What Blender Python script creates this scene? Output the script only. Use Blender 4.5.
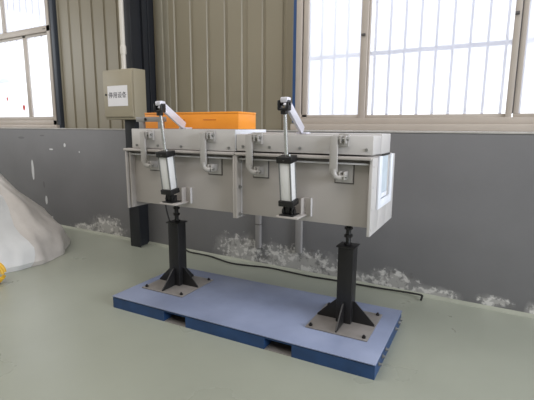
import bpy, bmesh, math, random
from mathutils import Vector, Matrix, Euler, noise
random.seed(7)
for o in list(bpy.data.objects): bpy.data.objects.remove(o)
scene = bpy.context.scene
COL = scene.collection
PI = math.pi

# ---------------------------------------------------------------- camera
YAW, PITCH, ROLL, PHI, FPX = 0.522165, 0.169594, 0.006110, 0.0384576, 419.46
fwd = Vector((-math.sin(YAW)*math.cos(PITCH), math.cos(YAW)*math.cos(PITCH), -math.sin(PITCH)))
right = Vector((math.cos(YAW), math.sin(YAW), 0)); up = right.cross(fwd)
r_ = right*math.cos(ROLL) + up*math.sin(ROLL); u_ = up*math.cos(ROLL) - right*math.sin(ROLL)
cam_data = bpy.data.cameras.new('camera'); cam = bpy.data.objects.new('camera', cam_data); COL.objects.link(cam)
m = Matrix((r_, u_, -fwd)).transposed().to_4x4(); m.translation = (0, 0, 1.5)
cam.matrix_world = m
cam_data.sensor_fit = 'HORIZONTAL'; cam_data.sensor_width = 36; cam_data.lens = FPX/534*36
cam_data.clip_start = .05; cam_data.clip_end = 200
scene.camera = cam

# ---------------------------------------------------------------- world, lights, exposure
world = bpy.data.worlds.new('World'); scene.world = world; world.use_nodes = True
bg = world.node_tree.nodes['Background']; bg.inputs['Color'].default_value = (0.93, 0.96, 1.0, 1); bg.inputs['Strength'].default_value = 1.6

def area(name, loc, target, sx, sy, power, col):
    l = bpy.data.lights.new(name, 'AREA'); l.shape = 'RECTANGLE'; l.size = sx; l.size_y = sy; l.energy = power; l.color = col
    o = bpy.data.objects.new(name, l); COL.objects.link(o); o.location = loc
    o.rotation_euler = (Vector(target)-Vector(loc)).to_track_quat('-Z', 'Y').to_euler()
    return o
area('skylight_lamp', (-3.4, -1.0, 6.8), (-3.4, -0.9, 0), 12, 5, 400, (1.0, .965, .94))
area('right_window_light', (7.6, 1.2, 3.0), (0, 2.0, .8), 5, 3, 680, (.86, .91, 1.0))
area('left_fill_light', (-11.4, 0.2, 3.2), (-5, 2.6, .8), 4, 2.6, 120, (.95, .97, 1.0))  # unseen fill lamp, added to brighten the left part of the wall
scene.view_settings.view_transform = 'Standard'; scene.view_settings.look = 'None'
scene.view_settings.gamma = 1; scene.view_settings.use_curve_mapping = False
scene.view_settings.exposure = 0.35

# ---------------------------------------------------------------- materials
def s2l(c):
    return tuple(((x/255)/12.92 if x/255 <= .04045 else ((x/255+.055)/1.055)**2.4) for x in c)
def mat(name, rgb, rough=.5, metal=0, var=.08, scale=6, bump=0, bscale=60, spec=.5, coat=0):
    """procedural principled material, rgb in sRGB 0-255"""
    mt = bpy.data.materials.new(name); mt.use_nodes = True
    nt = mt.node_tree; n = nt.nodes; L = nt.links; b = n['Principled BSDF']
    c = s2l(rgb)
    tc = n.new('ShaderNodeTexCoord'); nz = n.new('ShaderNodeTexNoise'); nz.inputs['Scale'].default_value = scale; nz.inputs['Detail'].default_value = 5
    L.new(tc.outputs['Object'], nz.inputs['Vector'])
    rp = n.new('ShaderNodeValToRGB')
    rp.color_ramp.elements[0].position = .3; rp.color_ramp.elements[1].position = .7
    rp.color_ramp.elements[0].color = tuple(max(0, x*(1-var)) for x in c)+(1,)
    rp.color_ramp.elements[1].color = tuple(min(1, x*(1+var)) for x in c)+(1,)
    L.new(nz.outputs['Fac'], rp.inputs['Fac']); L.new(rp.outputs['Color'], b.inputs['Base Color'])
    b.inputs['Roughness'].default_value = rough; b.inputs['Metallic'].default_value = metal
    b.inputs['Specular IOR Level'].default_value = spec; b.inputs['Coat Weight'].default_value = coat
    if bump:
        n2 = n.new('ShaderNodeTexNoise'); n2.inputs['Scale'].default_value = bscale; L.new(tc.outputs['Object'], n2.inputs['Vector'])
        bp = n.new('ShaderNodeBump'); bp.inputs['Strength'].default_value = bump; bp.inputs['Distance'].default_value = .01
        L.new(n2.outputs['Fac'], bp.inputs['Height']); L.new(bp.outputs['Normal'], b.inputs['Normal'])
    return mt
M = {}
M['machine'] = mat('grey_machine_enamel', (172, 166, 161), .5, var=.03, scale=3)
M['lid'] = mat('lid_enamel', (190, 186, 183), .45, var=.03)
M['machine_light'] = mat('pale_grey_enamel', (205, 203, 204), .45, var=.03)
M['clamp'] = mat('clamp_enamel', (170, 166, 162), .4, var=.03)
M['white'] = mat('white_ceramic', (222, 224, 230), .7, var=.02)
M['muffle'] = mat('blue_grey_muffle', (190, 200, 208), .6, var=.06, scale=10)
M['dark_inside'] = mat('dark_muffle_bore', (120, 130, 138), .8, var=.1)
M['black_metal'] = mat('black_painted_steel', (24, 23, 24), .42, var=.15, scale=15, bump=.1)
M['black_rubber'] = mat('black_rubber', (24, 22, 22), .6, var=.1)
M['chrome'] = mat('polished_rod', (205, 205, 205), .25, .8, var=.02)
M['aluminium'] = mat('brushed_aluminium', (214, 212, 220), .38, .35, var=.04, scale=25)
M['barrel'] = mat('white_anodised_barrel', (230, 229, 228), .45, .1, var=.03)
M['barrel_edge'] = mat('grey_anodised_groove', (120, 120, 118), .4, .4, var=.03)
M['plate'] = mat('bare_steel_plate', (130, 125, 121), .42, .15, var=.1, scale=9, bump=.05)
M['bolt'] = mat('zinc_bolt', (150, 150, 148), .35, .7, var=.1, scale=30)
M['dark_bolt'] = mat('dark_bolt', (40, 38, 38), .4, .5, var=.1, scale=30)
M['blue'] = mat('blue_side_paint', (32, 62, 102), .45, var=.22, scale=7, bump=.06)
M['deck'] = mat('worn_lavender_blue_deck', (130, 139, 164), .24, var=.15, scale=2.2, bump=.03, bscale=30)
M['orange'] = mat('orange_enamel', (232, 146, 44), .45, var=.04)
M['cabinet'] = mat('beige_box_enamel', (154, 145, 124), .5, var=.03)
M['paper'] = mat('white_paper', (226, 224, 226), .8, var=.02)
M['ink'] = mat('black_ink', (30, 28, 44), .8, var=.02)
M['conduit'] = mat('off_white_pipe', (206, 200, 190), .4, var=.04)
M['grey_pipe'] = mat('grey_pipe', (142, 139, 137), .4, var=.05)
M['column'] = mat('blue_black_column_paint', (28, 30, 35), .5, var=.15, scale=5)
M['frame'] = mat('beige_window_frame', (184, 174, 164), .45, var=.03)
M['frame_dark'] = mat('dark_gasket', (92, 88, 86), .6, var=.05)  # dark grey for gaskets, latches and thin strips
M['blue_trim'] = mat('deep_blue_trim', (38, 72, 118), .5, var=.05)
M['slate_trim'] = mat('slate_blue_trim', (60, 66, 76), .5, var=.05)
M['ledge'] = mat('window_lit_ledge', (176, 172, 166), .6, var=.1, scale=9)  # pale tone stands in for window light on the wall's top edge
M['grille'] = mat('pale_grille_paint', (176, 176, 196), .5, var=.03)
M['red'] = mat('red_sticker', (214, 66, 50), .6, var=.05)
M['yellow'] = mat('yellow_plastic', (222, 176, 56), .45, var=.12, scale=12)
M['outer'] = mat('white_sheet_cladding', (246, 247, 250), .6, var=.03, scale=1)
M['outer_band'] = mat('blue_grey_sheet', (176, 184, 206), .6, var=.03, scale=1)
M['yard'] = mat('pale_concrete_yard', (225, 225, 225), .8, var=.05, scale=1)
M['inner_wall'] = mat('workshop_wall_paint', (150, 148, 140), .7, var=.04, scale=1)

# glass: clear pane with a dusty veil that scatters daylight
def glass_mat(name, veil):
    mt = bpy.data.materials.new(name); mt.use_nodes = True; nt = mt.node_tree; n = nt.nodes; L = nt.links; n.clear()
    out = n.new('ShaderNodeOutputMaterial'); tr = n.new('ShaderNodeBsdfTransparent'); tl = n.new('ShaderNodeBsdfTranslucent'); gl = n.new('ShaderNodeBsdfGlossy')
    gl.inputs['Roughness'].default_value = .05; tl.inputs['Color'].default_value = (.95, .96, 1, 1)
    a = n.new('ShaderNodeMixShader'); b = n.new('ShaderNodeMixShader')
    tc = n.new('ShaderNodeTexCoord'); nz = n.new('ShaderNodeTexNoise'); nz.inputs['Scale'].default_value = 1.5
    mr = n.new('ShaderNodeMapRange'); mr.inputs[3].default_value = veil*.8; mr.inputs[4].default_value = veil*1.2
    L.new(tc.outputs['Object'], nz.inputs['Vector']); L.new(nz.outputs['Fac'], mr.inputs[0]); L.new(mr.outputs[0], a.inputs[0])
    L.new(tr.outputs[0], a.inputs[1]); L.new(tl.outputs[0], a.inputs[2]); b.inputs[0].default_value = .05
    L.new(a.outputs[0], b.inputs[1]); L.new(gl.outputs[0], b.inputs[2]); L.new(b.outputs[0], out.inputs['Surface'])
    return mt
M['glass'] = glass_mat('dusty_glass', .35)
M['glass_thin'] = glass_mat('lightly_dusty_glass', .2)
M['glass_frost'] = glass_mat('frosted_glass', .55)

# floor: green epoxy
def floor_mat():
    mt = mat('green_epoxy_floor', (152, 155, 142), .26, var=.05, scale=1.3)
    nt = mt.node_tree; n = nt.nodes; L = nt.links; b = n['Principled BSDF']
    tc = n.new('ShaderNodeTexCoord')
    nz = n.new('ShaderNodeTexNoise'); nz.inputs['Scale'].default_value = .9; nz.inputs['Detail'].default_value = 6; L.new(tc.outputs['Object'], nz.inputs['Vector'])
    mr = n.new('ShaderNodeMapRange'); mr.inputs[3].default_value = .18; mr.inputs[4].default_value = .42
    L.new(nz.outputs['Fac'], mr.inputs[0]); L.new(mr.outputs[0], b.inputs['Roughness'])
    n2 = n.new('ShaderNodeTexNoise'); n2.inputs['Scale'].default_value = 5; n2.inputs['Detail'].default_value = 3; L.new(tc.outputs['Object'], n2.inputs['Vector'])
    bp = n.new('ShaderNodeBump'); bp.inputs['Strength'].default_value = .12; bp.inputs['Distance'].default_value = .01
    L.new(n2.outputs['Fac'], bp.inputs['Height']); L.new(bp.outputs['Normal'], b.inputs['Normal'])
    return mt
M['floor'] = floor_mat()

# masonry wall: grey paint with peeling patches near the floor, white runs and chips
def wall_mat():
    mt = mat('grey_masonry_paint', (112, 111, 112), .55, var=.07, scale=1.6, bump=.06, bscale=25)
    nt = mt.node_tree; n = nt.nodes; L = nt.links; b = n['Principled BSDF']
    base = b.inputs['Base Color'].links[0].from_socket
    tc = n.new('ShaderNodeTexCoord')
    def blobs(lst):
        prev = None
        for (x, z, rx, rz) in lst:
            s = n.new('ShaderNodeVectorMath'); s.operation = 'SUBTRACT'; s.inputs[1].default_value = (x, 0, z); L.new(tc.outputs['Object'], s.inputs[0])
            q = n.new('ShaderNodeVectorMath'); q.operation = 'MULTIPLY'; q.inputs[1].default_value = (1/rx, 0, 1/rz); L.new(s.outputs[0], q.inputs[0])
            l = n.new('ShaderNodeVectorMath'); l.operation = 'LENGTH'; L.new(q.outputs[0], l.inputs[0])
            v = n.new('ShaderNodeMath'); v.operation = 'SUBTRACT'; v.inputs[0].default_value = 1; L.new(l.outputs['Value'], v.inputs[1])
            if prev is None: prev = v.outputs[0]
            else:
                mx = n.new('ShaderNodeMath'); mx.operation = 'MAXIMUM'; L.new(prev, mx.inputs[0]); L.new(v.outputs[0], mx.inputs[1]); prev = mx.outputs[0]
        return prev
    def noisy(sock, scale, amp, lo, hi, detail=8):
        nz = n.new('ShaderNodeTexNoise'); nz.inputs['Scale'].default_value = scale; nz.inputs['Detail'].default_value = detail; nz.inputs['Roughness'].default_value = .65; L.new(tc.outputs['Object'], nz.inputs['Vector'])
        a = n.new('ShaderNodeMath'); a.operation = 'MULTIPLY_ADD'; a.inputs[1].default_value = amp; L.new(nz.outputs['Fac'], a.inputs[0]); L.new(sock, a.inputs[2])
        mr = n.new('ShaderNodeMapRange'); mr.inputs[1].default_value = lo; mr.inputs[2].default_value = hi; L.new(a.outputs[0], mr.inputs[0]); return mr.outputs[0]
    def over(fac, col, prev, k=1.0):
        f = n.new('ShaderNodeMath'); f.operation = 'MULTIPLY'; f.inputs[1].default_value = k; L.new(fac, f.inputs[0])
        mx = n.new('ShaderNodeMix'); mx.data_type = 'RGBA'; L.new(f.outputs[0], mx.inputs[0]); L.new(prev, mx.inputs[6]); mx.inputs[7].default_value = s2l(col)+(1,); return mx.outputs[2]
    low = blobs([(-4.8, .11, .5, .22), (-5.3, .05, .35, .09), (-2.55, .12, .45, .26), (-1.9, .1, .75, .24), (-1.35, .05, .5, .12), (-.85, .08, .28, .18), (-.5, .03, .35, .1), (.0, .07, .2, .07), (.28, .05, .08, .1)])
    col = over(noisy(low, 5, 1.6, .95, 1.35), (160, 158, 156), base, .6)           # scuffed halo
    col = over(noisy(low, 14, 2.6, 1.68, 1.95), (220, 217, 213), col, .85)           # bared plaster
    col = over(noisy(low, 9, 2.4, 1.75, 1.9, 3), (96, 93, 91), col, .45)             # dark loss
    chips = blobs([(-6.46, .83, .034, .17), (-6.17, .38, .03, .075), (-5.62, 1.24, .025, .03), (-5.95, 1.17, .05, .012), (-5.3, 1.15, .012, .015), (-6.05, .12, .02, .02)])
    col = over(noisy(chips, 12, .5, .28, .36), (206, 206, 206), col, .95)
    dark = blobs([(-6.2, .62, .02, .06), (-6.7, 1.33, .1, .02), (-6.15, 1.37, .06, .012)])
    col = over(noisy(dark, 12, .5, .28, .5), (84, 84, 84), col, .8)
    L.new(col, b.inputs['Base Color'])
    return mt
M['wall'] = wall_mat()
M['clad'] = mat('olive_sheet_paint', (139, 131, 112), .42, var=.04, scale=1.2, bump=.02, bscale=8)
M['clad_dark'] = mat('olive_flashing', (138, 132, 116), .45, var=.04)

def sack_mat():
    mt = mat('translucent_white_sack', (212, 212, 211), .4, var=.09, scale=2.2, bump=.6, bscale=5)
    nt = mt.node_tree; n = nt.nodes; L = nt.links; b = n['Principled BSDF']; out = n['Material Output']
    tl = n.new('ShaderNodeBsdfTranslucent'); tl.inputs['Color'].default_value = (.8, .78, .76, 1)
    mx = n.new('ShaderNodeMixShader'); mx.inputs[0].default_value = .18
    L.new(b.outputs[0], mx.inputs[1]); L.new(tl.outputs[0], mx.inputs[2]); L.new(mx.outputs[0], out.inputs['Surface'])
    return mt
M['sack'] = sack_mat()
M['sack_tan'] = mat('yellowed_film', (192, 186, 180), .35, var=.10, scale=4, bump=1.0, bscale=5)

# ---------------------------------------------------------------- mesh helpers (world metres; origin given)
class MB:
    def __init__(s): s.bm = bmesh.new()
    def _fin(s, geom, bevel, seg=2):
        if bevel:
            es = set()
            for v in geom:
                for e in v.link_edges: es.add(e)
            bmesh.ops.bevel(s.bm, geom=list(es), offset=bevel, segments=seg, affect='EDGES', profile=.5)
    def box(s, x0, x1, y0, y1, z0, z1, bevel=0, rot=None, piv=None):
        r = bmesh.ops.create_cube(s.bm, size=1)
        mt = Matrix.Translation(((x0+x1)/2, (y0+y1)/2, (z0+z1)/2)) @ Matrix.Diagonal((abs(x1-x0), abs(y1-y0), abs(z1-z0), 1))
        bmesh.ops.transform(s.bm, matrix=mt, verts=r['verts'])
        if rot is not None:
            p = Vector(piv or ((x0+x1)/2, (y0+y1)/2, (z0+z1)/2))
            bmesh.ops.transform(s.bm, matrix=Matrix.Translation(p) @ rot.to_4x4() @ Matrix.Translation(-p), verts=r['verts'])
        s._fin(r['verts'], bevel); return s
    def cyl(s, a, b, r, n=20, r2=None, bevel=0):
        a, b = Vector(a), Vector(b); d = b-a
        g = bmesh.ops.create_cone(s.bm, cap_ends=True, segments=n, radius1=r, radius2=r if r2 is None else r2, depth=d.length)
        mt = Matrix.Translation((a+b)/2) @ d.to_track_quat('Z', 'Y').to_matrix().to_4x4()
        bmesh.ops.transform(s.bm, matrix=mt, verts=g['verts'])
        return s
    def beam(s, a, b, w, h, upv=(0, 0, 1), bevel=0):
        """box bar from a to b, w across, h along upv"""
        a, b = Vector(a), Vector(b); d = (b-a); L = d.length; zz = d.normalized(); xx = Vector(upv).cross(zz).normalized(); yy = zz.cross(xx)
        g = bmesh.ops.create_cube(s.bm, size=1)
        mt = Matrix.Translation((a+b)/2) @ Matrix((xx, yy, zz)).transposed().to_4x4() @ Matrix.Diagonal((w, h, L, 1))
        bmesh.ops.transform(s.bm, matrix=mt, verts=g['verts']); s._fin(g['verts'], bevel); return s
    def tube(s, pts, r, n=10, flat=1.0, axis=None):
        """swept tube through pts; flat squashes the section along axis"""
        pts = [Vector(p) for p in pts]; rings = []; prev = None
        for i, p in enumerate(pts):
            t = (pts[min(i+1, len(pts)-1)]-pts[max(i-1, 0)]).normalized()
            if prev is None:
                ref = Vector(axis) if axis else (Vector((0, 0, 1)) if abs(t.z) < .9 else Vector((1, 0, 0)))
            else: ref = prev
            x = (ref - t*ref.dot(t)).normalized(); prev = x; y = t.cross(x)
            rings.append([s.bm.verts.new(p + x*(r*flat*math.cos(2*PI*k/n)) + y*(r*math.sin(2*PI*k/n))) for k in range(n)])
        for a, b in zip(rings, rings[1:]):
            for k in range(n): s.bm.faces.new((a[k], a[(k+1) % n], b[(k+1) % n], b[k]))
        s.bm.faces.new(rings[0][::-1]); s.bm.faces.new(rings[-1]); return s
    def prism(s, poly, ext, bevel=0):
        """closed polygon (3-D points) extruded by the vector ext"""
        vs = [s.bm.verts.new(p) for p in poly]; f = s.bm.faces.new(vs)
        r = bmesh.ops.extrude_face_region(s.bm, geom=[f]); nv = [g for g in r['geom'] if isinstance(g, bmesh.types.BMVert)]
        bmesh.ops.translate(s.bm, vec=Vector(ext), verts=nv)
        s._fin(vs+nv, bevel); return s
    def build(s, name, material, parent=None, base=(0, 0, 0), smooth=True):
        """base: position of the mesh's own origin, in the coordinates the shapes were drawn in"""
        base = Vector(base)
        bmesh.ops.translate(s.bm, vec=-base, verts=s.bm.verts)
        bmesh.ops.recalc_face_normals(s.bm, faces=s.bm.faces)
        me = bpy.data.meshes.new(name); s.bm.to_mesh(me); s.bm.free(); me.materials.append(material)
        if smooth:
            for p in me.polygons: p.use_smooth = True
            try: me.set_sharp_from_angle(angle=math.radians(35))
            except Exception: pass
        o = bpy.data.objects.new(name, me); COL.objects.link(o)
        if parent is not None:
            o.parent = parent
            pb = Vector(parent.get('_b', (0, 0, 0))); o.location = base-pb
        else: o.location = base
        o['_b'] = tuple(base)
        return o
def tag(o, label=None, cat=None, group=None, kind=None):
    if label: o['label'] = label
    if cat: o['category'] = cat
    if group: o['group'] = group
    if kind: o['kind'] = kind
    return o
def empty(name, base, label, cat, group=None, kind=None):
    o = bpy.data.objects.new(name, None); COL.objects.link(o); o.location = base; o['_b'] = tuple(base); o.empty_display_size = .05
    return tag(o, label, cat, group, kind)
OX, OY = -2.787, 2.252
def to_pallet(o):
    """turn a finished top-level object, drawn in platform coordinates, into its place on the floor"""
    l = Vector(o.location); o.location = (OX + l.x*math.cos(PHI) - l.y*math.sin(PHI), OY + l.x*math.sin(PHI) + l.y*math.cos(PHI), l.z); o.rotation_euler = (0, 0, PHI)
    return o
def part(mb, name, material, parent, base=None):
    return mb.build(name, material, parent, base if base is not None else parent['_b'])

# ================================================================ SETTING
WY, CY = 3.855, 4.05            # face of the masonry, face of the sheet cladding
S = lambda o, label: tag(o, label, 'structure', kind='structure')
S(MB().box(-12, 8, -6, WY+.02, -.1, 0).build('floor', M['floor']), 'green epoxy workshop floor')
S(MB().box(-12, 8, WY, 4.25, -.1, 1.465, .004).build('wall_back', M['wall']), 'low grey painted masonry wall with peeling patches')
S(MB().box(-12, 8, WY-.006, 4.03, 1.466, 1.482, .003).build('trim_1', M['ledge']), 'ledge along the top of the grey wall, painted pale as lit by the window')
# mortar fillet where the wall meets the floor
mb = MB(); mb.prism([(-12, WY+.005, 0), (-12, WY-.03, 0), (-12, WY-.022, .012), (-12, WY+.005, .03)], (20, 0, 0))
S(mb.build('trim_2', mat('dusty_green_fillet', (150, 152, 138), .6, var=.12, scale=4)), 'dusty fillet at the foot of the grey wall')

# sheet cladding: flat pans with narrow grooves
def cladding(x0, x1, z0, z1, name, label, wide=()):
    pitch = .2465; prof = [(x0, CY)]
    k = math.ceil((x0 + 5.833 - .02)/pitch)
    while True:
        c = -5.833 + k*pitch
        if c > x1-.06: break
        w = .032 if k in wide else .016
        if c-w-.008 > x0:
            prof += [(c-w-.010, CY), (c-w, CY+.016), (c+w, CY+.016), (c+w+.012, CY)]
        k += 1
    prof.append((x1, CY))
    mb = MB(); bm = mb.bm
    a = [bm.verts.new((x, y, z0)) for x, y in prof]; b = [bm.verts.new((x, y, z1)) for x, y in prof]
    c2 = [bm.verts.new((x, CY+.06, z0)) for x, y in prof]; d2 = [bm.verts.new((x, CY+.06, z1)) for x, y in prof]
    for i in range(len(prof)-1):
        bm.faces.new((a[i], a[i+1], b[i+1], b[i])); bm.faces.new((c2[i+1], c2[i], d2[i], d2[i+1]))
        bm.faces.new((a[i+1], a[i], c2[i], c2[i+1])); bm.faces.new((b[i], b[i+1], d2[i+1], d2[i]))
    bm.faces.new((a[0], b[0], d2[0], c2[0])); bm.faces.new((a[-1], c2[-1], d2[-1], b[-1]))
    return S(mb.build(name, M['clad'], smooth=False), label)
cladding(-5.865, -2.02, 1.466, 7.0, 'wall_back.001', 'olive grooved sheet cladding between the two windows', wide=(13,))
cladding(-12, -5.865, 4.1, 7.0, 'wall_back.002', 'olive grooved sheet cladding above the left window')
cladding(-2.02, 8, 4.1, 7.0, 'wall_back.003', 'olive grooved sheet cladding above the right window')
cladding(2.1, 8, 1.466, 4.1, 'wall_back.004', 'olive grooved sheet cladding right of the right window')
cladding(-12, -8.0, 1.466, 4.1, 'wall_back.005', 'olive grooved sheet cladding left of the left window')
mb = MB(); mb.box(-3.90, -3.80, CY-.03, CY, 1.482, 6.9, .004); mb.box(-3.80, -3.72, CY-.012, CY, 1.482, 6.9, .003)
S(mb.build('trim_3', M['clad_dark']), 'olive flashing strip right of the steel column')
# dark steel column, an H section
mb = MB(); x0, x1 = -4.115, -3.94
mb.box(x0, x1, 3.65, 3.665, 0, 6.9, .002); mb.box(x0, x1, 3.93, 3.945, 0, 6.9, .002); mb.box((x0+x1)/2+.02, (x0+x1)/2+.032, 3.665, 3.93, 0, 6.9)
S(mb.build('trim_4', M['column']), 'dark blue-black steel column standing against the wall')
S(MB().box(x0-.005, x1-.02, WY-.0, 4.045, 1.47, 6.9).build('trim_5', M['column']), 'dark closing panel behind the steel column')
# rest of the hall
S(MB().box(-12, 8, -6, 4.3, 7.0, 7.1).build('ceiling', M['inner_wall']), 'hall ceiling')
S(MB().box(-12.1, -12, -6, 4.3, 0, 7).build('wall_left', M['inner_wall']), 'left hall wall')
S(MB().box(8, 8.1, -6, 4.3, 0, 7).build('wall_right', M['inner_wall']), 'right hall wall')
S(MB().box(-12, 8, -6.1, -6, 0, 7).build('wall_front', M['inner_wall']), 'front hall wall')

# ---------------------------------------------------------------- windows
def bars(mb, lst, y0, y1, bev=.004):
    for x0, x1, z0, z1 in lst: mb.box(x0, x1, y0, y1, z0, z1, bev)
    return mb
# left window
w1 = empty('window_1', (-7, 4.0, 1.482), 'left window with a lower pair of panes and a transom', 'window', kind='structure')
part(bars(MB(), [(-6.045, -5.965, 1.53, 4.1), (-8.0, -7.9, 1.53, 4.1), (-8, -5.965, 1.53, 1.60), (-8, -5.965, 4.02, 4.1), (-8, -5.965, 2.88, 2.965)], 3.99, 4.06), 'window_frame', M['frame'], w1)
part(bars(MB(), [(-6.69, -6.615, 1.655, 2.88), (-7.9, -6.045, 1.60, 1.655), (-6.075, -6.045, 1.655, 2.88), (-7.9, -6.045, 2.845, 2.88)], 4.01, 4.05, .003), 'sash', M['frame'], w1)
part(bars(MB(), [(-7.20, -7.14, 2.965, 4.02)], 4.0, 4.05), 'mullion', M['frame'], w1)
part(MB().box(-6.13, -6.07, 3.984, 3.99, 2.918, 2.926, .001), 'latch', M['frame_dark'], w1)
for x0, x1, z0, z1 in [(-6.615, -6.075, 1.655, 2.845), (-7.9, -6.69, 1.655, 2.845)]:
    part(MB().box(x0, x1, 4.028, 4.033, z0, z1), 'pane', M['glass_thin'], w1)
for x0, x1, z0, z1 in [(-7.9, -7.20, 2.965, 4.02), (-7.14, -6.045, 2.965, 4.02)]:
    part(MB().box(x0, x1, 4.028, 4.033, z0, z1), 'pane', M['glass'], w1)
part(MB().box(-8, -5.90, 3.94, 4.04, 1.483, 1.53, .004), 'window_sill', M['frame'], w1)
part(bars(MB(), [(-5.965, -5.94, 1.53, 4.1)], 3.985, 4.05), 'trim', M['frame_dark'], w1)
part(bars(MB(), [(-5.94, -5.865, 1.483, 4.1)], 3.99, 4.06), 'trim', M['slate_trim'], w1)
# right window
w2 = empty('window_2', (-.5, 4.0, 1.482), 'wide right window with sliding panes', 'window', kind='structure')
part(bars(MB(), [(-1.967, -1.905, 1.545, 4.1), (-1.967, 2.1, 4.02, 4.1), (-1.967, 2.1, 1.545, 1.60), (2.0, 2.1, 1.6, 4.02)], 3.985, 4.06), 'window_frame', M['frame'], w2)
part(bars(MB(), [(-1.893, -1.84, 1.612, 4.02), (-1.905, -1.84, 1.60, 1.64), (-1.84, -1.29, 1.60, 1.634)], 4.0, 4.035, .003), 'sash', M['frame'], w2)
part(bars(MB(), [(-1.905, -1.893, 1.6, 4.02)], 4.02, 4.05, 0), 'gasket', M['frame_dark'], w2)
part(bars(MB(), [(-1.30, -1.235, 1.60, 4.02)], 3.992, 4.045), 'mullion', M['frame'], w2)
part(bars(MB(), [(-1.235, -1.218, 1.63, 4.02), (-1.235, -.062, 1.60, 1.63)], 4.01, 4.045, .003), 'sash', M['frame'], w2)
part(bars(MB(), [(-.062, -.016, 1.60, 4.02)], 3.992, 4.045), 'mullion', M['frame'], w2)
part(bars(MB(), [(-.016, -.008, 1.63, 4.02)], 4.0, 4.03, 0), 'gasket', M['frame_dark'], w2)
part(bars(MB(), [(-.008, .03, 1.63, 4.02), (-.008, 2.0, 1.60, 1.63)], 4.01, 4.045, .003), 'sash', M['frame'], w2)
part(bars(MB(), [(.95, 1.02, 1.60, 4.02)], 3.995, 4.045), 'mullion', M['frame'], w2)
part(MB().cyl((-1.29, 3.985, 2.36), (-1.255, 3.985, 2.36), .012, 12), 'latch', M['frame_dark'], w2)
part(MB().cyl((-.06, 3.985, 2.4), (-.03, 3.985, 2.4), .014, 12), 'latch', M['frame_dark'], w2)
for x0, x1, g in [(-1.84, -1.30, 'glass_frost'), (-1.218, -.062, 'glass'), (.03, .95, 'glass_frost'), (1.02, 2.0, 'glass')]:
    part(MB().box(x0, x1, 4.022, 4.027, 1.634, 4.02), 'pane', M[g], w2)
part(MB().box(-1.99, 2.1, 3.93, 4.04, 1.483, 1.545, .005), 'window_sill', M['frame'], w2)
part(bars(MB(), [(-2.02, -1.967, 1.483, 4.1)], 3.998, 4.06), 'trim', M['clad_dark'], w2)
part(bars(MB(), [(-1.998, -1.967, 1.56, 4.1)], 3.985, 3.998, 0), 'trim', M['blue_trim'], w2)

# ---------------------------------------------------------------- outside
yd = S(MB().box(-45, 12, 4.3, 22, -.2, -.1).build('floor.001', M['yard']), 'pale yard outside the windows')
def grille(x0, x1, pitch, rails, label, zb=1.5):
    g = empty('security_grille', ((x0+x1)/2, 4.17, 1.5), label, 'window grille')
    n = int((x1-x0)/pitch)
    bar = part(MB().beam((x0, 4.17, zb), (x0, 4.17, 4.2), .022, .02, (0, 1, 0)), 'bar', M['grille'], g, (x0, 4.17, 1.5))
    for i in range(1, n+1):
        b = bar.copy(); COL.objects.link(b); b.location.x = bar.location.x + i*pitch
    for z in rails: part(MB().box(x0-.02, x1+.02, 4.18, 4.2, z, z+.038), 'rail', M['grille'], g, ((x0+x1)/2, 4.19, z))
    return g
grille(-1.9, 2.05, .138, (2.20, 3.9), 'pale vertical bars and cross rail outside the right window')
grille(-7.95, -5.98, .166, (2.9, 3.9), 'thin pale vertical bars outside the upper left window', 2.86)
# neighbouring sheet-clad building
nb = empty('neighbouring_building', (-25, 15, -.1), 'white sheet-clad building seen through the left window', 'building')
mb = MB(); bm = mb.bm; xs = []
x = -40
while x < -10: xs += [(x, 14.0), (x+.34, 14.0), (x+.37, 14.06), (x+.40, 14.0)]; x += .45
a = [bm.verts.new((p, q, -.1)) for p, q in xs]; b = [bm.verts.new((p, q, 6.6)) for p, q in xs]
for i in range(len(xs)-1): bm.faces.new((a[i], a[i+1], b[i+1], b[i]))
mb.box(-40, -10, 14.1, 20, -.1, 6.6)
part(mb, 'wall', M['outer'], nb)
part(MB().box(-40.2, -9.8, 13.8, 20.2, 6.6, 7.0, .02), 'roof_fascia', M['outer_band'], nb)
part(MB().box(-40, -10, 13.9, 13.99, 4.0, 4.2), 'band', M['outer_band'], nb)
# red stickers on the left window
for x, z, s, lab in [(-6.84, 1.80, .05, 'larger red sticker low on the left window, left of the mullion'), (-7.29, 1.95, .035, 'smaller red mark on the left window, close to the picture edge')]:
    poly = [(x+s*.6*math.cos(t)*(1+.2*math.sin(3*t)), 4.026, z+s*math.sin(t)*(1+.15*math.cos(2*t))) for t in [k*2*PI/14 for k in range(14)]]
    tag(MB().prism(poly, (0, .0015, 0)).build('red_sticker', M['red'], None, (x, 4.026, z)), lab, 'sticker')

# ---------------------------------------------------------------- electrical box on the column
EX0, EX1, EY0, EY1, EZ0, EZ1 = -4.235, -3.735, 3.45, 3.65, 1.59, 2.155
eb = empty('electrical_box', ((EX0+EX1)/2, EY1, EZ0), 'beige wall-mounted electrical box with a white paper label, on the dark column', 'electrical box')
part(MB().box(EX0, EX1, EY0+.02, EY1, EZ0, EZ1, .004), 'enclosure', M['cabinet'], eb)
dr = part(MB().box(EX0+.012, EX1-.012, EY0, EY0+.018, EZ0+.03, EZ1-.02, .004), 'door', M['cabinet'], eb, (EX0+.012, EY0, EZ0+.03))
part(MB().cyl((EX0+.055, EY0+.004, 1.875), (EX0+.055, EY0-.006, 1.875), .012, 16), 'lock', M['dark_bolt'], dr)
for z in (1.64, 2.09): part(MB().cyl((EX1-.012, EY0+.012, z-.03), (EX1-.012, EY0+.012, z+.03), .006, 10), 'hinge', M['cabinet'], eb)
lb = part(MB().box(EX0+.085, EX1-.085, EY0-.0025, EY0-.0005, 1.742, 1.972), 'paper_label', M['paper'], eb)
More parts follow.
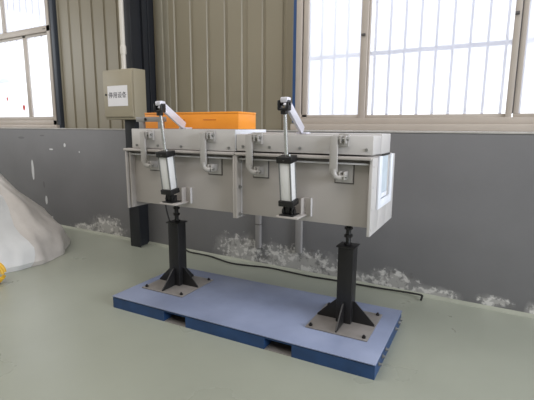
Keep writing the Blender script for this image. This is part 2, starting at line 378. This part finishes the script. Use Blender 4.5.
cu = bpy.data.curves.new('lettering', 'FONT'); cu.body = '\u505c\u7528\u8bbe\u5907'; cu.size = .072; cu.align_x = 'CENTER'; cu.align_y = 'CENTER'; cu.extrude = .0004; cu.offset = .0003; cu.space_character = 1.08
tmp = bpy.data.objects.new('lettering', cu); COL.objects.link(tmp)
dg = bpy.context.evaluated_depsgraph_get(); me = bpy.data.meshes.new_from_object(tmp.evaluated_get(dg)); bpy.data.objects.remove(tmp)
me.materials.clear(); me.materials.append(M['ink'])
tx = bpy.data.objects.new('lettering', me); COL.objects.link(tx); tx.parent = lb
tx.location = Vector(((EX0+EX1)/2, EY0-.003, 1.862))-Vector(lb['_b']); tx.rotation_euler = (PI/2, 0, 0)
# conduit above the box
cp = empty('conduit_pipe', (-4.0, 3.58, 2.155), 'off-white conduit pipe rising from the top of the electrical box', 'pipe')
part(MB().cyl((-4.0, 3.58, 2.156), (-4.0, 3.58, 6.9), .026, 16), 'pipe', M['conduit'], cp)
mb = MB(); mb.cyl((-4.0, 3.58, 2.34), (-4.0, 3.58, 2.42), .034, 16); mb.cyl((-4.0, 3.58, 2.42), (-4.0, 3.58, 2.44), .034, 16, r2=.026)
part(mb, 'coupling', M['conduit'], cp)
part(MB().cyl((-4.0, 3.58, 2.156), (-4.0, 3.58, 2.18), .034, 12), 'lock_nut', M['conduit'], cp)
# two conduits low on the wall
for x, r, lab in [(-2.31, .03, 'narrow grey duct on the wall behind the middle of the furnace'), (-1.82, .034, 'wider grey duct on the wall left of the right stand')]:
    c = empty('wall_duct', (x, WY-.03, .2), lab, 'duct', 'ducts on the grey wall')
    zb = .20 if x < -2 else .22
    part(MB().box(x-r, x+r, WY-.045, WY-.001, zb, 1.42, .004), 'duct', M['grey_pipe'], c)
    if x < -2: part(MB().box(x-r-.004, x+r+.004, WY-.050, WY-.001, .462, .472, .002), 'joint_strip', M['frame_dark'], c)

# ================================================================ PLATFORM
pl = empty('steel_platform', (1.1, .43, 0), 'low blue steel platform with fork slots, carrying the furnace stands', 'platform')
PD = .86; slots = [(.555, .765), (1.445, 1.65)]
part(MB().box(-.005, 2.205, -.005, PD+.005, .096, .103, .0015), 'deck', M['deck'], pl)
for s, (y0, y1) in enumerate([(0, .006), (PD-.006, PD)]):
    poly = [(0, y0, 0)]
    for a_, b_ in slots: poly += [(a_, y0, 0), (a_, y0, .082), (b_, y0, .082), (b_, y0, 0)]
    poly += [(2.2, y0, 0), (2.2, y0, .089), (0, y0, .089)]
    part(MB().prism(poly, (0, y1-y0, 0)), 'side_rail', M['blue'], pl)
for x0, x1 in [(0, .006), (2.194, 2.2)]:
    part(MB().box(x0, x1, .006, PD-.006, 0, .089), 'end_rail', M['blue'], pl)
part(MB().box(.01, 2.19, .01, PD-.01, .088, .0965), 'deck_frame', M['dark_bolt'], pl)
for a_, b_ in slots:
    part(MB().box(a_+.001, b_-.001, .001, PD-.001, .001, .005), 'bottom_strap', M['plate'], pl)
    mb = MB(); mb.box(a_-.006, a_, .006, PD-.006, 0, .093); mb.box(b_, b_+.006, .006, PD-.006, 0, .093)
    part(mb, 'fork_tunnel', M['blue'], pl)
for y in (.10, .20, .30, .63, .74, .80):
    mb = MB(); mb.cyl((2.2, y, .055), (2.222, y, .055), .009, 10); mb.cyl((2.2, y, .055), (2.206, y, .055), .016, 6)
    part(mb, 'screw', M['bolt'], pl)
to_pallet(pl)

# ================================================================ STANDS
def stand(u, v, lab):
    t = empty('support_stand', (u, v, .103), lab, 'stand', None)
    part(MB().box(u-.222, u+.222, v-.228, v+.228, .104, .113, .002), 'base_plate', M['plate'], t)
    part(MB().box(u-.056, u+.056, v-.055, v+.055, .113, .675, .006), 'post', M['black_metal'], t)
    part(MB().box(u-.067, u+.067, v-.067, v+.067, .675, .686, .002), 'cap_plate', M['black_metal'], t)
    for dx, dy in ((1, 0), (-1, 0), (0, 1), (0, -1)):
        n = Vector((-dy, dx, 0))*.005; d = Vector((dx, dy, 0)); c = Vector((u, v, 0))
        P = lambda r, z: c + d*r + Vector((0, 0, z)) - n
        part(MB().prism([P(.056, .1135), P(.215, .1135), P(.215, .125), P(.070, .268), P(.056, .268)], n*2), 'gusset', M['black_metal'], t)
    for sx in (-1, 1):
        for sy in (-1, 1):
            x, y = u+sx*.192, v+sy*.198
            mb = MB(); mb.cyl((x, y, .113), (x, y, .125), .014, 6); mb.cyl((x, y, .125), (x, y, .134), .007, 10)
            part(mb, 'anchor_bolt', M['dark_bolt'], t, (x, y, .113))
    mb = MB(); mb.cyl((u, v, .686), (u, v, .845), .018, 14)
    part(mb, 'threaded_stud', M['black_metal'], t)
    for z0, z1 in ((.742, .762), (.688, .70), (.80, .815)): part(MB().cyl((u, v, z0), (u, v, z1), .030, 6), 'nut', M['dark_bolt'], t, (u, v, z0))
    mb = MB(); mb.cyl((u, v, .845), (u, v, .874), .02, 16, r2=.036)
    part(mb, 'levelling_pad', M['black_metal'], t)
    return to_pallet(t)
stand(.315, .47, 'black steel stand with gussets at the left end of the blue platform')
stand(1.867, .47, 'black steel stand with gussets at the right end, nearer the platform corner')

# ================================================================ FURNACE
F = empty('furnace', (1.06, .5, .875), 'long grey box furnace with hinged lids, clamps and two pneumatic cylinders on black stands', 'furnace')
BF = .25; BB = .78; ZB = .875; ZT = 1.305
part(MB().box(.045, 1.088, BF, BB, ZB, ZT, .003), 'body_shell', M['machine'], F)
# right shell: open at the end where the muffle shows
mb = MB(); mb.box(1.112, 2.06, BF, BB, ZB, ZT, .003)
part(mb, 'body_shell', M['machine'], F)
def ring(mb, x0, x1, y0, y1, z0, z1, iy0, iy1, iz0, iz1):
    mb.box(x0, x1, y0, iy0, z0, z1, .0015); mb.box(x0, x1, iy1, y1, z0, z1, .0015)
    mb.box(x0, x1, iy0, iy1, z0, iz0, .0015)
    if z1 > iz1: mb.box(x0, x1, iy0, iy1, iz1, z1, .0015)
    return mb
def flange(x0, x1, z0=.835, lab=None): return part(MB().box(x0, x1, .185, .85, z0, 1.312, .002), 'flange_plate', M['machine'], F, (x0, .5, z0))
flange(.03, .044, .828)
part(MB().box(.062, .072, .20, .25, .835, 1.30), 'flange_rib', M['machine'], F)
flange(1.082, 1.099, .852); flange(1.101, 1.118, .852)
for z in (.88, 1.08, 1.27):
    mb = MB(); mb.cyl((1.118, .215, z), (1.132, .215, z), .013, 6); mb.cyl((1.132, .215, z), (1.14, .215, z), .007, 10)
    part(mb, 'flange_bolt', M['bolt'], F)
part(MB().box(1.119, 1.124, .238, .25, .86, 1.30), 'angle_edge', M['machine_light'], F)
# end panel with a raised white frame around the furnace mouth
mb = MB(); ring(mb, 2.062, 2.082, .195, .86, .832, 1.322, .40, .64, 1.035, 1.322)
part(mb, 'end_panel', M['lid'], F)
mb = MB(); ring(mb, 2.083, 2.096, .325, .735, .985, 1.328, .40, .665, 1.04, 1.328)
part(mb, 'mouth_frame', M['white'], F)
part(MB().box(2.066, 2.0785, .4005, .6395, 1.036, 1.32), 'muffle', M['muffle'], F)
part(MB().box(2.079, 2.0885, .44, .60, 1.045, 1.075, .004), 'muffle_lip', M['white'], F)
for z in (.87, 1.0, 1.14, 1.27):
    part(MB().cyl((2.082, .222, z), (2.086, .222, z), .006, 10), 'screw', M['lid'], F)
# horizontal flanges along the lid joint
for x0, x1 in ((.018, 1.098), (1.102, 2.075)):
    part(MB().box(x0, x1, .175, .25, 1.309, 1.330, .007), 'lid_rail', M['machine'], F)
    part(MB().box(x0+.02, x1-.02, .205, .25, 1.278, 1.289, .002), 'lower_rail', M['machine_light'], F)
part(MB().box(.03, 2.07, .25, .81, 1.306, 1.329, .003), 'top_flange', M['machine'], F)
# lids
lidL = part(MB().box(.10, 1.092, .20, .67, 1.334, 1.490, .004), 'lid', M['lid'], F, (.6, .67, 1.334))
lidR = part(MB().box(1.108, 2.078, .20, .412, 1.340, 1.457, .004), 'lid', M['lid'], F, (1.6, .2, 1.334))
lidB = part(MB().box(1.108, 2.078, .420, .69, 1.334, 1.468, .004), 'lid', M['lid'], F, (1.6, .67, 1.334))
part(MB().box(1.0925, 1.098, .204, .666, 1.338, 1.489, .001), 'lit_end_plate', M['white'], lidL)  # added white plate; puts the light from the right into the lid end's colour
part(MB().box(2.079, 2.083, .43, .68, 1.325, 1.338, .002), 'gasket', M['dark_bolt'], lidB)
for x in (.154, .377, .61, .83, 1.044):
    part(MB().cyl((x, .20, 1.358), (x, .194, 1.358), .010, 12), 'screw', M['bolt'], lidL)
for x in (1.161, 1.372, 1.597, 1.814, 2.038):
    part(MB().cyl((x, .20, 1.372), (x, .194, 1.372), .010, 12), 'screw', M['bolt'], lidR)
# toggle clamps
def clamp(u, up):
    base = (u, .25, 1.225)
    c = part(MB().box(u-.052, u+.062, .240, .25, 1.158, 1.278, .002), 'clamp', M['clamp'], F, base)
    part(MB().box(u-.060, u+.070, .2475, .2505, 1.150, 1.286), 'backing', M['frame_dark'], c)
    mb2 = MB()
    x = u-.042; zt = up-.02
    mb2.beam((x, .160, zt+.012), (x, .165, 1.225), .054, .020, (0, 1, 0), .008)
    mb2.tube([(x+.004, .165, 1.25), (x+.004, .166, 1.222), (x+.014, .168, 1.204), (x+.032, .172, 1.196), (x+.052, .178, 1.198)], .019, 12)
    mb2.beam((x-.012, .17, zt+.002), (x+.055, .182, zt+.002), .030, .024, (0, 1, 0), .006)
    part(mb2, 'clamp_arm', M['clamp'], c)
    part(MB().box(u-.02, u+.045, .18, .20, up-.075, up+.006, .003), 'upper_bracket', M['clamp'], c)
    mb3 = MB(); mb3.cyl((u-.03, .168, zt-.008), (u+.05, .168, zt-.008), .011, 12); part(mb3, 'pivot_pin', M['bolt'], c)
    part(MB().cyl((u-.025, .172, 1.203), (u+.045, .172, 1.203), .010, 10), 'pivot_pin', M['bolt'], c)
    for dx in (0, .03):
        part(MB().box(u+dx-.006, u+dx+.004, .16, .238, 1.185, 1.235, .002), 'lower_lug', M['clamp'], c)
        part(MB().box(u+dx-.004, u+dx+.006, .15, .182, zt-.035, zt+.012, .002), 'upper_lug', M['clamp'], c)
    return c
for u in (.300, .885): clamp(u, 1.475)
for u in (1.275, 1.885): clamp(u, 1.455+.01)
# pneumatic cylinders with lifting arms
def lifter(u, lidz, px):
    V = lambda z: .108-.132*(z-1.2)
    def ob(z0, z1, w, d, bev=.004, mbx=None):      # box that follows the slight tilt of the cylinder
        mbx = mbx or MB(); mbx.beam((u, V(z0), z0), (u, V(z1), z1), w, d, (0, 1, 0), bev); return mbx
    cy = part(ob(1.035, 1.285, .078, .078, .006), 'pneumatic_cylinder', M['barrel'], F, (u, V(1.035), 1.035))
    mb = MB()
    for sx in (-1, 1):
        for sy in (-1, 1): mb.cyl((u+sx*.038, V(1.035)+sy*.038, 1.035), (u+sx*.038, V(1.285)+sy*.038, 1.285), .006, 8)
    part(mb, 'tie_rods', M['barrel_edge'], cy)
    part(ob(1.285, 1.325, .106, .100), 'end_cap', M['black_metal'], cy)
    part(ob(.998, 1.035, .106, .100), 'end_cap', M['black_metal'], cy)
    part(MB().cyl((u+.022, V(1.32)-.012, 1.325), (u+.022, V(1.32)-.012, 1.338), .012, 10), 'air_fitting', M['bolt'], cy)
    part(MB().cyl((u, V(1.302)-.044, 1.305), (u, V(1.302)-.05, 1.305), .010, 10), 'port_plug', M['bolt'], cy)
    part(MB().cyl((u, V(1.325), 1.325), (u, V(1.60), 1.60), .0125, 16), 'piston_rod', M['chrome'], cy)
    mb = MB(); ob(.935, .998, .03, .05, .003, mb); mb.cyl((u-.045, V(.955), .955), (u+.045, V(.955), .955), .018, 14)
    for sx in (-.034, .026): mb.box(u+sx, u+sx+.010, V(.95)-.028, V(.95)+.028, .932, .985, .003)
    part(mb, 'clevis', M['black_metal'], cy)
    # bracket below, bolted to the body
    b = part(MB().box(u-.07, u+.085, .085, .25, .915, .928, .002), 'cylinder_bracket', M['machine'], F, (u, .25, .92))
    mb = MB(); mb.box(u+.06, u+.068, .19, .25, .928, 1.04, .001); mb.box(u+.068, u+.125, .243, .25, .915, 1.04, .002)
    part(mb, 'upright', M['machine'], b)
    part(MB().box(u+.118, u+.125, .225, .243, .915, 1.04, .001), 'upright_lip', M['machine_light'], b)
    part(MB().box(u-.05, u+.05, .09, .20, .930, .937, .001), 'foot_pad', M['black_metal'], b)
    # rod-end clevis
    zt = 1.655; y = V(zt)
    mb = MB(); mb.box(u-.018, u+.018, y-.020, y+.020, 1.585, 1.625, .006)
    for sx in (-1, 1): mb.box(u+sx*.030-.008, u+sx*.030+.008, y-.026, y+.026, 1.61, 1.672, .006)
    mb.box(u-.034, u+.034, y-.024, y+.024, 1.608, 1.622, .004)
    rc = part(mb, 'rod_clevis', M['black_metal'], cy)
    part(MB().cyl((u-.044, y, 1.65), (u+.044, y, 1.65), .011, 12), 'clevis_pin', M['dark_bolt'], cy)
    # arm: from the clevis back and down to the lid
    e = Vector((u+.015, .305, lidz+.022)); s_ = Vector((u+.015, y-.012, 1.668))
    arm = part(MB().beam(s_, e, .022, .060, (0, 1, 0), .004), 'lifting_arm', M['aluminium'], F, s_)
    part(MB().box(u-.016, u+.034, y-.03, y+.03, 1.655, 1.690, .008), 'arm_head', M['aluminium'], arm)
    part(MB().box(u-.02, u+.055, .28, .355, lidz, lidz+.012, .002), 'arm_foot', M['aluminium'], arm)
lifter(.545, 1.4905, 0); lifter(1.552, 1.4625, 0)
to_pallet(F)

# ---------------------------------------------------------------- orange box on the left lid
ob = empty('orange_box', (.56, .5, 1.4905), 'long orange metal box with recessed slots, lying on the left furnace lid', 'box')
part(MB().box(.092, 1.021, .368, .634, 1.4915, 1.607, .003), 'enclosure', M['orange'], ob)
part(MB().box(.090, 1.023, .366, .636, 1.6075, 1.622, .002), 'lid', M['orange'], ob)
M['orange_slot'] = mat('dark_orange_slot', (186, 100, 20), .5)
for x in (.46, .76): part(MB().box(x-.06, x+.06, .3665, .3685, 1.558, 1.565, .0005), 'slot', M['orange_slot'], ob)
to_pallet(ob)
# square grey bar in front of it
gb = empty('square_bar', (.27, .24, 1.4905), 'short grey square bar with a bolt hole in front of the orange box', 'bar')
part(MB().box(.13, .42, .225, .262, 1.545, 1.583, .002), 'tube', M['grey_pipe'], gb)
part(MB().box(.36, .40, .226, .26, 1.491, 1.545, .002), 'foot', M['grey_pipe'], gb)
part(MB().box(.16, .20, .226, .26, 1.491, 1.545, .002), 'foot', M['grey_pipe'], gb)
mb = MB(); mb.cyl((.235, .2245, 1.564), (.235, .219, 1.564), .012, 14); part(mb, 'bolt', M['dark_bolt'], gb)
to_pallet(gb)

# ---------------------------------------------------------------- cable along the wall
def smooth_path(pts, n=8):
    P = [Vector(p) for p in pts]; out = []
    for i in range(len(P)-1):
        a, b, c, d = P[max(i-1, 0)], P[i], P[i+1], P[min(i+2, len(P)-1)]
        for k in range(n):
            t = k/n; out.append(.5*((2*b)+(c-a)*t+(2*a-5*b+4*c-d)*t*t+(3*b-a-3*c+d)*t**3))
    return out+[P[-1]]
pts = [(-3.66, 3.80, 1.1), (-3.66, 3.81, .7), (-3.60, 3.80, .42), (-3.45, 3.78, .16), (-3.3, 3.78, .03), (-3.1, 3.79, .014), (-2.93, 3.78, .014), (-2.6, 3.70, .014), (-2.36, 3.73, .014), (-2.15, 3.78, .014), (-1.89, 3.77, .014),
       (-1.65, 3.76, .014), (-1.45, 3.78, .014), (-1.24, 3.79, .014), (-.95, 3.79, .02), (-.71, 3.79, .03), (-.58, 3.79, .03), (-.565, 3.76, .025), (-.565, 3.72, .012)]
tag(MB().tube(smooth_path(pts), .009, 8).build('power_cable', M['black_rubber'], None, (-3.3, 3.78, 0)), 'black power cable running along the foot of the grey wall behind the platform', 'cable')

# ---------------------------------------------------------------- plastic-wrapped heap at the left edge
def heap():
    cx, cy, rx, ry = -5.9, 2.55, 1.52, 1.0
    prof = [(0, 1.0), (.05, 1.0), (.12, .985), (.2, .965), (.27, .93), (.34, .875), (.42, .81), (.5, .74), (.6, .655), (.7, .57), (.8, .485), (.9, .40), (1.0, .31), (1.08, .23), (1.15, .14), (1.18, .06)]
    N = 220
    def pt(i, k, off=0):
        z, f = prof[i]; t = 2*PI*k/N
        amp = .028*(1-z/1.3)
        fold = amp*(math.sin(9*t+2*math.sin(3*z*3))*.5 + .5*math.sin(17*t+4*z) + .35*math.sin(31*t-5*z))
        nz = noise.noise(Vector((3*math.cos(t)*f, 3*math.sin(t)*f, z*4)))*.03 + noise.noise(Vector((9*math.cos(t)*f, 9*math.sin(t)*f, z*12)))*.014
        rr = f + fold*.5 + nz*(1 if z > .02 else .6) + off
        return Vector((cx+rx*rr*math.cos(t), cy+ry*rr*math.sin(t), max(0.002, z + (nz*.4 if z > 0 else 0))))
    return pt, prof, N, cx, cy
pt, prof, N, hx, hy = heap()
mb = MB(); bm = mb.bm
rings = [[bm.verts.new(pt(i, k)) for k in range(N)] for i in range(len(prof))]
for a, b in zip(rings, rings[1:]):
    for k in range(N): bm.faces.new((a[k], a[(k+1) % N], b[(k+1) % N], b[k]))
top = bm.verts.new((hx, hy, 1.2))
for k in range(N): bm.faces.new((rings[-1][k], rings[-1][(k+1) % N], top))
bm.faces.new(rings[0][::-1])
hp = mb.build('plastic_sack', M['sack_tan'], None, (hx, hy, 0))
tag(hp, 'big crumpled heap wrapped in translucent white plastic at the left edge', 'plastic sack')
# overlapping white sheet that covers all but the lower right end
mb = MB(); bm = mb.bm; grid = {}
for i in range(len(prof)):
    tl = math.radians(-3 + 10*prof[i][0] + 2.5*math.sin(prof[i][0]*11)); n = 130
    for k in range(n+1):
        t = -PI + (tl+PI)*k/n; kk = t/(2*PI)*N
        grid[i, k] = bm.verts.new(pt(i, kk, .004 + .012*min(1, (n-k)/6)))
for i in range(len(prof)-1):
    for k in range(130): bm.faces.new((grid[i, k], grid[i, k+1], grid[i+1, k+1], grid[i+1, k]))
part(mb, 'overlapping_sheet', M['sack'], hp, (hx, hy, 0))

# yellow looped plastic piece, cut off by the picture's edge
yc = empty('yellow_strap_coil', (-4.15, 2.02, 0), 'yellow coiled strap on the floor, cut off by the left picture edge', 'strap')
for q, (dx, dz) in enumerate([(0, 0), (-.03, .005)]):
    ptsc = [(-4.205+.09*math.cos(t)+dx, 2.03+.04*math.cos(t)+q*.035, .105+dz+.09*math.sin(t)) for t in [k*2*PI/28 for k in range(27)]]
    part(MB().tube(ptsc, .018, 8), 'loop', M['yellow'], yc)

for o in bpy.data.objects:
    if '_b' in o: del o['_b']
